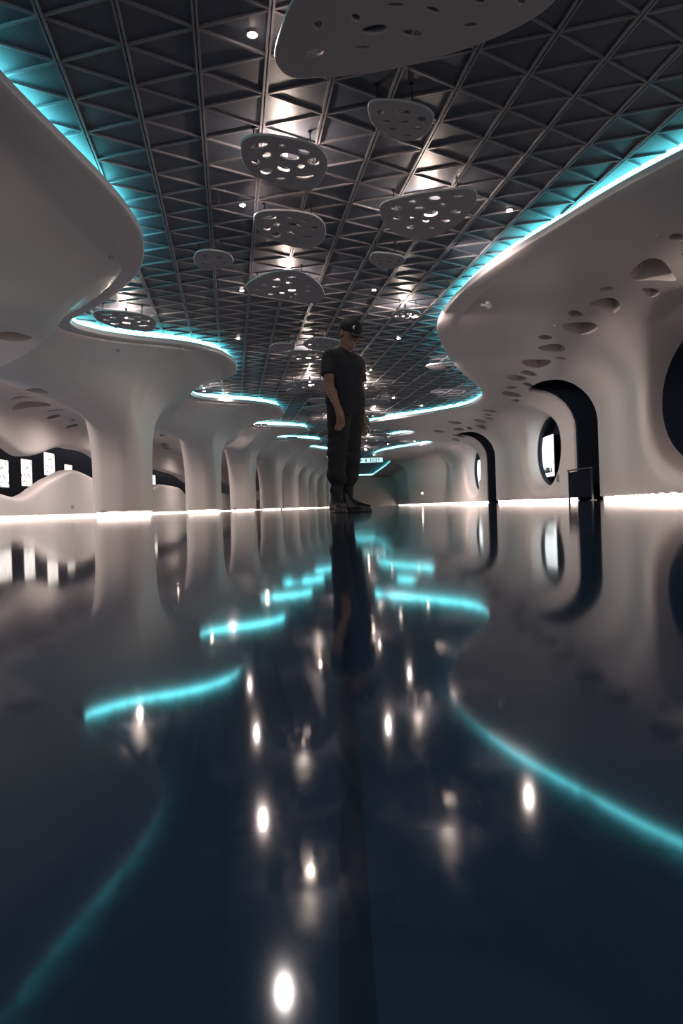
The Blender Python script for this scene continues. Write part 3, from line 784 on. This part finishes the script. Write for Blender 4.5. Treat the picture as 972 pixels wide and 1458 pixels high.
def hand(x, y, z, W, fdir, side):
    """W wrist; fdir = direction of the fingers; four fingers fan along the forward axis"""
    fd = fdir/np.linalg.norm(fdir); sp = fl(1, 0, 0); sp = sp-fd*np.dot(sp, fd); sp /= np.linalg.norm(sp)
    pn = np.cross(fd, sp)*side
    k0 = W+fd*.05
    f = rc(x, y, z, W, W+fd*.02, .026, .026)
    for i, o in enumerate((-.032, -.011, .011, .032)):
        kn = W+fd*(.088+.003*math.cos(i))+sp*o
        f = sU(f, rc(x, y, z, W+fd*.02+sp*o*.45, kn, .015, .013), .018)
    fin = None
    for i, (o, L) in enumerate(((-.036, .064), (-.0125, .080), (.012, .086), (.036, .074))):
        kn = W+fd*.088+sp*o; m_ = kn+fd*L*.5+sp*o*.22+pn*.010; t = m_+fd*L*.48+pn*.022
        f = sU(f, rc(x, y, z, kn, m_, .0105, .0095), .004); f = sU(f, rc(x, y, z, m_, t, .0095, .008), .004)
    b0 = W+fd*.025+sp*.02; b1_ = W+fd*.065+sp*.052+pn*.018; b2_ = W+fd*.105+sp*.058+pn*.03
    f = sU(f, rc(x, y, z, b0, b1_, .018, .013), .015); f = sU(f, rc(x, y, z, b1_, b2_, .013, .010), .008)
    return f
def body(x, y, z):
    f = torso(x, y, z)
    for h_, k_, a_ in ((RHp, RK, RA), (LHp, LK, LA)):
        f = sU(f, rc(x, y, z, h_, k_, .08, .052), .05); f = sU(f, rc(x, y, z, k_, a_, .050, .030), .03)
        f = sU(f, rc(x, y, z, a_, a_+np.array([0, 0, -.06]), .030, .034), .02)
    for s_, e_, w_, sd in ((RS, RE, RW, 1), (LS, LE, LW, -1)):
        f = sU(f, rc(x, y, z, s_, e_, .048, .039), .05)
        f = sU(f, rc(x, y, z, e_, e_+(w_-e_)*.3, .041, .039), .02); f = sU(f, rc(x, y, z, e_+(w_-e_)*.3, w_, .039, .0255), .02)
    f = sU(f, hand(x, y, z, RW, (RW-RE)*.5+np.array([.0, 0, -.22]), 1), .02)
    f = sU(f, hand(x, y, z, LW, (LW-LE)*.5+np.array([.0, 0, -.2]), -1), .02)
    f = sU(f, rc(x, y, z, fl(-.01, 0, 1.36), fl(.035, 0, 1.48), .062, .054), .05)
    hd = el(x, y, z, hp(0, 0, .01), (.098, .078, .10), HR)
    hd = sU(hd, rc(x, y, z, hp(.028, 0, -.05), hp(.048, 0, -.098), .058, .036), .04)
    hd = sU(hd, rc(x, y, z, hp(.0, -.03, -.07), hp(.05, 0, -.095), .03, .03), .03)
    hd = sU(hd, rc(x, y, z, hp(.0, .03, -.07), hp(.05, 0, -.095), .03, .03), .03)
    hd = sU(hd, rc(x, y, z, hp(.092, 0, -.005), hp(.112, 0, -.042), .008, .013), .014)          # nose
    hd = sU(hd, rc(x, y, z, hp(.082, -.02, -.071), hp(.082, .02, -.071), .008, .008), .010)     # lips
    hd = sU(hd, rc(x, y, z, hp(.086, -.05, .012), hp(.09, .05, .012), .009, .009), .015)        # brow
    for s_ in (-1, 1):
        hd = np.maximum(hd, -(el(x, y, z, hp(.098, .032*s_, -.008), (.018, .018, .012), HR)+.0))
        hd = sU(hd, el(x, y, z, hp(.082, .032*s_, -.008), (.013, .014, .010), HR), .004)        # eyes
        hd = sU(hd, el(x, y, z, hp(-.008, .082*s_, -.02), (.020, .010, .032), HR), .006)        # ears
    return sU(f, hd, .035)
def shirt(x, y, z):
    wr_ = .006*np.sin(21*z+14*x-9*y+1.5*np.sin(9*z))*np.sin(9*z-12*x+.5) + .003*np.sin(17*(x+y)+33*z+2*np.sin(14*z))*np.clip((1.2-z)*3,0.2,1)
    f = torso(x, y, z, .016)
    f = sU(f, rc(x, y, z, fl(.004, -.065, .80), fl(.004, .065, .80), .122, .122), .10)
    f = sU(f, rc(x, y, z, fl(.004, -.06, 1.0), fl(.004, .06, 1.0), .112, .112), .06)
    for s_, e_ in ((RS, RE), (LS, LE)):
        d = (e_-s_)/np.linalg.norm(e_-s_); end = s_+d*.165
        sl = rc(x, y, z, s_+np.array([0, 0, .0]), end+d*.05, .062, .066)
        cut = (x-end[0])*d[0]+(y-end[1])*d[1]+(z-end[2])*d[2]
        f = sU(f, np.maximum(sl, cut), .03)
    f = sU(f, rc(x, y, z, fl(-.015, 0, 1.36), fl(.005, 0, 1.425), .075, .062), .04)
    f = f+wr_
    f = np.maximum(f, .835+.03*np.sin(8*x)-z)
    return np.maximum(f, (z-1.445)*.9 + .0)
def trousers(x, y, z):
    f = rc(x, y, z, fl(0, -.055, .93), fl(0, .055, .93), .112, .112)
    for h_, k_, a_, sx in ((RHp, RK, RA, -1), (LHp, LK, LA, 1)):
        m_ = k_*.55+a_*.45+np.array([sx*.004, 0, 0]); c_ = a_+np.array([0, 0, .10])
        f = sU(f, rc(x, y, z, h_, k_+np.array([0, 0, .05]), .103, .082), .05)
        f = sU(f, rc(x, y, z, k_+np.array([0, 0, .03]), m_, .082, .074), .04); f = sU(f, rc(x, y, z, m_, c_, .072, .046), .04)
    amp = np.clip((.75-z)/.3, .25, 1)
    f = f + .011*amp*np.sin(34*z+16*x+9*y+2.5*np.sin(9*z+8*x))*np.cos(14*y+7*z+6*x) + .003*np.sin(61*z-33*x+2*np.sin(11*z))
    cuff = np.minimum(rc(x, y, z, RA+np.array([0, 0, .065]), RA+np.array([0, 0, .10]), .047, .05), rc(x, y, z, LA+np.array([0, 0, .065]), LA+np.array([0, 0, .10]), .047, .05))
    f = sU(f, cuff, .012)
    return np.maximum(np.maximum(f, .12-z), z-.99)
def capf(x, y, z):
    d = el(x, y, z, hp(-.004, 0, .03), (.112, .094, .098), HR)
    u = (x-Hc[0])*HUv[0]+(y-Hc[1])*HUv[1]+(z-Hc[2])*HUv[2]
    f = np.maximum(d, (.012-u)*1.0)
    f = np.maximum(f, -(el(x, y, z, hp(-.004, 0, .03), (.103, .085, .089), HR)))
    return f
def brimf(x, y, z):
    d = el(x, y, z, hp(.095, 0, .018), (.095, .088, .5), HR)
    df = (x-Hc[0])*HFv[0]+(y-Hc[1])*HFv[1]+(z-Hc[2])*HFv[2]; dl = (x-Hc[0])*HLv[0]+(y-Hc[1])*HLv[1]+(z-Hc[2])*HLv[2]
    u = (x-Hc[0])*HUv[0]+(y-Hc[1])*HUv[1]+(z-Hc[2])*HUv[2]
    sh = np.abs(u-(.020-1.3*(df-.09)**2-2.6*dl*dl))-.0045
    return np.maximum(np.maximum(d, sh), .075-df)
def hairf(x, y, z):
    d = el(x, y, z, hp(-.010, 0, .004), (.104, .087, .104), HR)
    u = (x-Hc[0])*HUv[0]+(y-Hc[1])*HUv[1]+(z-Hc[2])*HUv[2]; f_ = (x-Hc[0])*HFv[0]+(y-Hc[1])*HFv[1]+(z-Hc[2])*HFv[2]
    return np.maximum(np.maximum(d, f_-.012), np.maximum(-.10-u, u-.04))
def bootf(A, dr):
    dr = np.array([dr[0], dr[1], 0.0]); dr /= np.linalg.norm(dr); B = np.array([A[0], A[1], 0])
    def g(x, y, z):
        heel = B-dr*.045+np.array([0, 0, .05]); ball = B+dr*.125+np.array([0, 0, .040]); toe = B+dr*.175+np.array([0, 0, .036])
        f = rc(x, y, z, heel, ball, .046, .046); f = sU(f, rc(x, y, z, ball, toe, .046, .036), .02)
        f = sU(f, rc(x, y, z, B-dr*.012+np.array([0, 0, .06]), B-dr*.015+np.array([0, 0, .165]), .05, .049), .05)
        f = sU(f, rc(x, y, z, B+dr*.02+np.array([0, 0, .10]), B+dr*.09+np.array([0, 0, .062]), .038, .03), .03)
        f = sU(f, rc(x, y, z, B-dr*.062+np.array([0, 0, .15]), B-dr*.072+np.array([0, 0, .195]), .008, .007), .006)   # pull tab
        return np.maximum(np.maximum(f, .024-z), z-.2)
    def s(x, y, z):
        f = rc(x, y, z, B-dr*.045+np.array([0, 0, .02]), B+dr*.125+np.array([0, 0, .02]), .051, .053); f = sU(f, rc(x, y, z, B+dr*.125+np.array([0, 0, .02]), B+dr*.178+np.array([0, 0, .02]), .053, .040), .02)
        return np.maximum(np.maximum(f, z-.028), -z+.0005)
    return g, s, B, dr
def sdf_obj(name, fn, lo, hi, st, m, parent, sharp=None):
    xs, ys, zs = [np.arange(lo[i]-st*1.5, hi[i]+st*2.5, st) for i in range(3)]
    P, Fc = nets(fn, xs, ys, zs, 3)
    me_ = fast_mesh(name, P, Fc, m)
    if sharp: me_.set_sharp_from_angle(angle=math.radians(sharp))
    return link(bpy.data.objects.new(name, me_), parent)
person = empty('person', tuple(PO))
tag(person, 'person in black cap, t-shirt, trousers and boots standing on the shiny floor, head bowed', 'person')
sdf_obj('body', body, (-.30, -.34, .03), (.32, .34, 1.68), .0068, SKIN, person)
sdf_obj('t_shirt', shirt, (-.30, -.30, .79), (.30, .32, 1.46), .008, SHIRT, person, 50)
sdf_obj('trousers', trousers, (-.24, -.24, .13), (.24, .24, 1.0), .008, PANT, person, 50)
cap = sdf_obj('cap', capf, (-.12, -.22, 1.40), (.22, .12, 1.70), .0035, CAPM, person, 50)
sdf_obj('brim', brimf, (-.05, -.25, 1.35), (.27, .12, 1.65), .0035, CAPM, cap, 50)
sdf_obj('hair', hairf, (-.12, -.2, 1.40), (.2, .12, 1.68), .005, HAIR, person)
# cap emblem : curved white mark on the front right panel
v = []; f = []; n = 9
for i in range(n):
    t = i/(n-1); a = math.radians(-28+ 3*math.sin(t*3)); u = .045+.034*t
    w = .002+.0075*math.sin(math.pi*t); b0 = math.radians(-34)-.10*math.sin(math.pi*t)
    for s_ in (-1, 1):
        bb = b0+s_*w*9; el_ = (u-.03)/.098; ce = math.sqrt(max(0, 1-el_*el_))
        p = hp(-.004+.1145*ce*math.cos(bb), .0965*ce*math.sin(bb), .03+.1005*el_)
        v.append(p)
for i in range(n-1): f.append((2*i, 2*i+1, 2*i+3, 2*i+2))
em = mobj('emblem', v, f, LOGO, cap); em['label'] = 'white curved emblem'
sm = em.modifiers.new('s', 'SOLIDIFY'); sm.thickness = .002
for A_, dr in ((RA, (.30, -1.0)), (LA, (1.0, -.25))):
    g, s_, B, d_ = bootf(A_, dr)
    bt = sdf_obj('boot', g, (B[0]-.28, B[1]-.28, .02), (B[0]+.28, B[1]+.28, .21), .006, SHOE, person, 50)
    sdf_obj('sole', s_, (B[0]-.28, B[1]-.28, 0), (B[0]+.28, B[1]+.28, .03), .006, SOLE, bt, 50)
    bm = bmesh.new(); q_ = np.array([-d_[1], d_[0], 0])
    for k in range(5):
        c_ = B+d_*(.03+.02*k)+np.array([0, 0, .145-.014*k]); w_ = .026
        cyl(bm, tuple(c_-q_*w_), tuple(c_+q_*w_+d_*.008), .0035, n=6)
    bobj('laces', bm, SOLE, bt)
    ang_ = 0

# ------------------------------------------------------------ light
for y in (11.5, 16, 20.5, 25, 30.5, 36, 44, 52, 60):  # added downlights, put in to brighten the side aisle
    x_ = -8.4 if y < 45 else -7.2
    e = empty('downlight', (x_, y, 3.95)); tag(e, 'added downlight brightening the side aisle behind the columns', 'downlight', 'added aisle downlights')
    bm = bmesh.new(); cyl(bm, (0, 0, -.012), (0, 0, .01), .07, .06, 20); bobj('rim', bm, TRIMM, e)
    bm = bmesh.new(); bmesh.ops.create_uvsphere(bm, u_segments=14, v_segments=8, radius=.05, matrix=Matrix.Translation((0, 0, -.012)) @ Matrix.Diagonal((1, 1, .5, 1))); bobj('lens', bm, SPOTM, e, smooth=True)
    L = bpy.data.lights.new('added_aisle_beam', 'SPOT'); L.energy = 260; L.color = (1, .86, .80); L.spot_size = 2.9; L.spot_blend = 1; L.shadow_soft_size = .06
    lo = link(bpy.data.objects.new('added_aisle_beam', L)); lo.location = (x_, y, 3.9)
def area(loc, size, en, col, rot=(0, 0, 0), sy=None):
    L = bpy.data.lights.new('aisle_light', 'AREA'); L.energy = en; L.color = col; L.shape = 'RECTANGLE'; L.size = size; L.size_y = sy or size
    o = link(bpy.data.objects.new('aisle_light', L)); o.location = loc; o.rotation_euler = rot
w = bpy.data.worlds.new('World'); SC.world = w; w.use_nodes = True
w.node_tree.nodes['Background'].inputs[0].default_value = (.92, .86, .90, 1); w.node_tree.nodes['Background'].inputs[1].default_value = .4

cam = bpy.data.cameras.new('Camera'); co_ = link(bpy.data.objects.new('Camera', cam)); SC.camera = co_
cam.sensor_fit = 'AUTO'; cam.sensor_width = 36; cam.lens = F0/1458*36; cam.shift_y = -7/1458; cam.clip_end = 300; cam.clip_start = .01
co_.matrix_world = Matrix(((C, S, 0, 0), (0, 0, -1, 0), (-S, C, 0, HC), (0, 0, 0, 1)))
SC.view_settings.view_transform = 'Standard'; SC.view_settings.look = 'None'; SC.view_settings.gamma = 1; SC.view_settings.exposure = 1.5
SC.view_settings.use_curve_mapping = False
